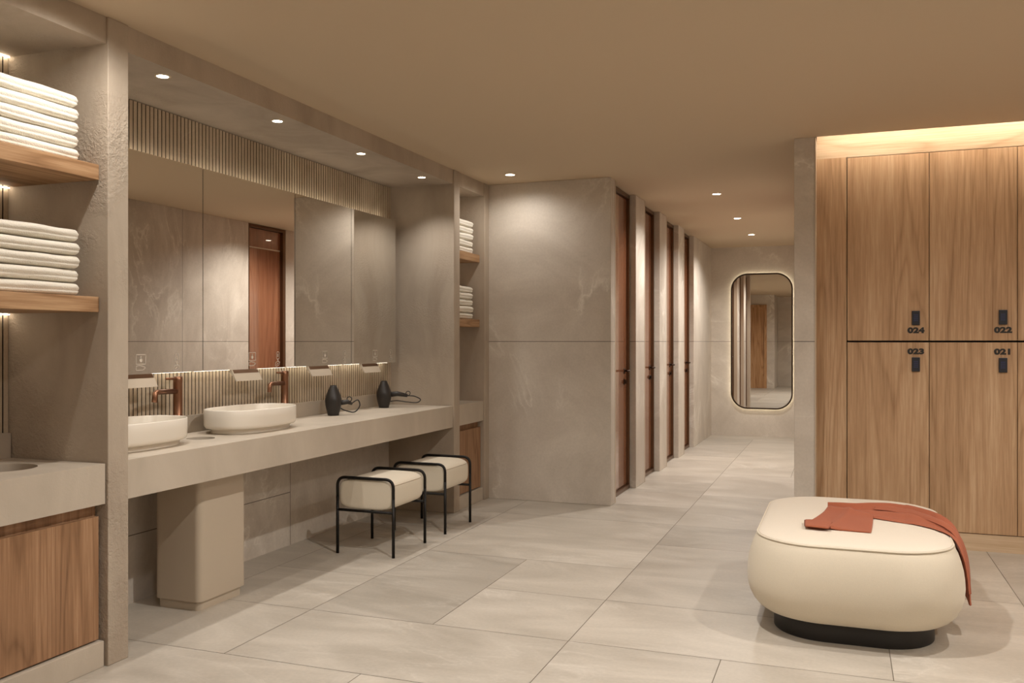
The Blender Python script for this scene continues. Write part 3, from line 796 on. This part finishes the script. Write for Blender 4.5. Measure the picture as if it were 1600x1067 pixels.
# ------------------------------------------------------------------ lockers
YL = 6.42
XE = [0.026, 0.531, 1.041, 1.548, 2.055, 2.562, 3.07, 3.58]
t = thing('locker_surround', 'oak frame around the lockers, with left panel, top fascia and plinth', 'wall panelling', (1.7, YL, 0))
obj('side_panel', MB().box(-0.168, XE[0] - .003, YL, YL + .03, 0.0, 2.594), M_wood, t)
obj('top_fascia', MB().box(-0.168, 3.6, YL, YL + .03, 2.594, 2.99), M_woodh, t)
obj('plinth', MB().box(XE[0], 3.6, YL - .004, YL + .03, 0.0, 0.107), M_woodh, t)
obj('light_strip', MB().box(-0.16, 3.58, 6.235, 6.25, 2.80, 2.812), M_cove, t, label='hidden warm strip in the ceiling cove')

def text_mesh(body, size):
    cu = bpy.data.curves.new('num', 'FONT'); cu.body = body; cu.size = size; cu.align_x = 'CENTER'; cu.align_y = 'CENTER'
    cu.extrude = 0.0012; cu.offset = size * 0.062; cu.resolution_u = 6; cu.space_character = 1.06
    to = bpy.data.objects.new('num', cu); C.objects.link(to)
    bpy.context.view_layer.update()
    me = bpy.data.meshes.new_from_object(to.evaluated_get(bpy.context.evaluated_depsgraph_get()))
    bpy.data.objects.remove(to); bpy.data.curves.remove(cu)
    return me
def locker(col, upper, num):
    x0, x1 = XE[col] + .002, XE[col + 1] - .002
    z0, z1 = (1.356, 2.590) if upper else (0.112, 1.344)
    if num: lb = 'oak locker door numbered %s, %s row' % (num, 'upper' if upper else 'lower')
    else: lb = ('upper' if upper else 'lower') + ' row oak locker cut off by the right frame edge' if col == 2 else ('upper' if upper else 'lower') + ' row oak locker outside the frame, number %d from the left' % (col + 1)
    t = thing('locker', lb, 'locker', ((x0 + x1) / 2, YL, z0), 'oak lockers')
    obj('locker_body', MB().box(x0 + .001, x1 - .001, YL + .024, YL + .44, z0 - .003, z1 + .003), M_dark, t)
    obj('locker_door', MB().box(x0, x1, YL, YL + .02, z0, z1), M_wood, t, bevel=0.0012, seg=2)
    if num:
        xl = (x1 - .0785) if col == 0 else (x1 - .0805)
        zc = 1.505 if upper else 1.199
        lk = obj('keypad_lock', MB().box(xl - .024, xl + .024, YL - .014, YL, zc - .047, zc + .047), M_lock, t, bevel=0.003)
        k = MB()
        for r_ in range(4):
            for c_ in range(3): k.box(xl - .012 + .009 * c_, xl - .007 + .009 * c_, YL - .0146, YL - .0138, zc - .020 + .012 * r_, zc - .014 + .012 * r_)
        obj('keypad_buttons', k, M_lockb, lk)
        me = text_mesh(num, 0.052); me.materials.append(M_num)
        o = bpy.data.objects.new('locker_number', me); C.objects.link(o); o.parent = t
        o.location = (xl + .001 - t.location.x, -0.0015, (1.422 if upper else 1.283) - z0); o.rotation_euler = (pi / 2, 0, 0); o.scale = (1.22, 0.92, 1)
        o['label'] = 'black raised number %s' % num
for col in range(7):
    for up in (True, False):
        locker(col, up, {(0, True): '024', (0, False): '023', (1, True): '022', (1, False): '021'}.get((col, up)))

# ------------------------------------------------------------------ long corridor mirror
t = thing('wall_mirror', 'tall rounded backlit mirror with dark rim on the corridor end wall', 'mirror', (-1.078, 13.06, 0.395))
MX, MZ, HX, HZ = -1.078, 1.354, .424, .962
def mo(hx, hz, r, y): return [(MX + x, y, MZ + z) for x, z in rrect(hx, hz, r, 14)]
obj('mirror_glass', MB().loft([mo(HX - .012, HZ - .012, .218, 13.015), mo(HX - .012, HZ - .012, .218, 13.021)], smooth=False), M_mirror, t)
obj('rim', MB().loft([mo(HX - .020, HZ - .020, .21, 13.020), mo(HX - .020, HZ - .020, .21, 13.008), mo(HX, HZ, .23, 13.008), mo(HX, HZ, .23, 13.024), mo(HX - .03, HZ - .03, .20, 13.024)], False, False, smooth=False), M_darkframe, t)
obj('halo_strip', MB().loft([mo(HX - .045, HZ - .045, .185, 13.026), mo(HX - .045, HZ - .045, .185, 13.032), mo(HX - .028, HZ - .028, .20, 13.032), mo(HX - .028, HZ - .028, .20, 13.026)], False, False, smooth=False), M_halo, t, label='warm light strip behind the rim')
obj('back_plate', MB().loft([mo(HX - .06, HZ - .06, .17, 13.022), mo(HX - .06, HZ - .06, .17, 13.058)], smooth=False), M_dark, t)

# ------------------------------------------------------------------ downlights
def downlight(x, y, z, power, label, group, r=0.036, cone=165, blend=.75):
    t = thing('downlight', label, 'ceiling light', (x, y, z), group)
    obj('trim_ring', MB().lathe([(r, -.0025), (r + .004, -.003), (r + .010, -.002), (r + .011, 0)], (x, y, z), 36, False, False), M_white, t)
    obj('lamp_disc', MB().lathe([(.001, -.0015), (r, -.0015)], (x, y, z), 36, False, False), M_lamp, t, label='glowing lamp lens')
    l = bpy.data.lights.new('downlight_beam', 'SPOT'); l.energy = power; l.color = SPOT_COL; l.spot_size = radians(cone); l.spot_blend = blend
    l.shadow_soft_size = 0.03
    lo = bpy.data.objects.new('downlight_beam', l); C.objects.link(lo); lo.parent = t; lo.location = (0, 0, -0.012)
    return t
sw = ['first, nearest the left pillar', 'second from the left pillar', 'third from the left pillar', 'last, nearest the far pillar']
for i, y in enumerate((3.322, 4.223, 5.147, 6.05)):
    downlight(-2.978, y, 2.589, P_SOFFIT, 'small round downlight in the vanity soffit, ' + sw[i], 'downlights over the vanity', .027, 116, .9)
downlight(-2.526, 6.741, 2.7, P_CEIL * .16, 'round ceiling downlight in front of the plain partition wall', 'ceiling downlights')
downlight(-2.526, 2.62, 2.7, P_CEIL * .35, 'round ceiling downlight in front of the near towel alcove', 'ceiling downlights')
for y, p_ in ((8.28, 'at the corridor entrance'), (9.988, 'halfway down the corridor'), (11.578, 'nearest the corridor end wall')):
    downlight(-1.083, y, 2.7, P_CORR, 'round ceiling downlight ' + p_, 'ceiling downlights', cone=150)
k = 0
for x, y, p_ in ((-0.80, 3.38, 1.5), (1.20, 4.05, .9), (2.9, 4.5, .9), (-0.8, 1.3, .6), (1.2, 1.8, .6), (2.9, 2.2, .6), (1.2, -0.2, .5)):  # unseen lamps out of frame, placed to light ottoman, stools and lockers
        k += 1
        downlight(x, y, 2.7, P_CEIL * p_, 'unseen ceiling downlight placed out of frame to light the room', 'unseen downlights out of frame')
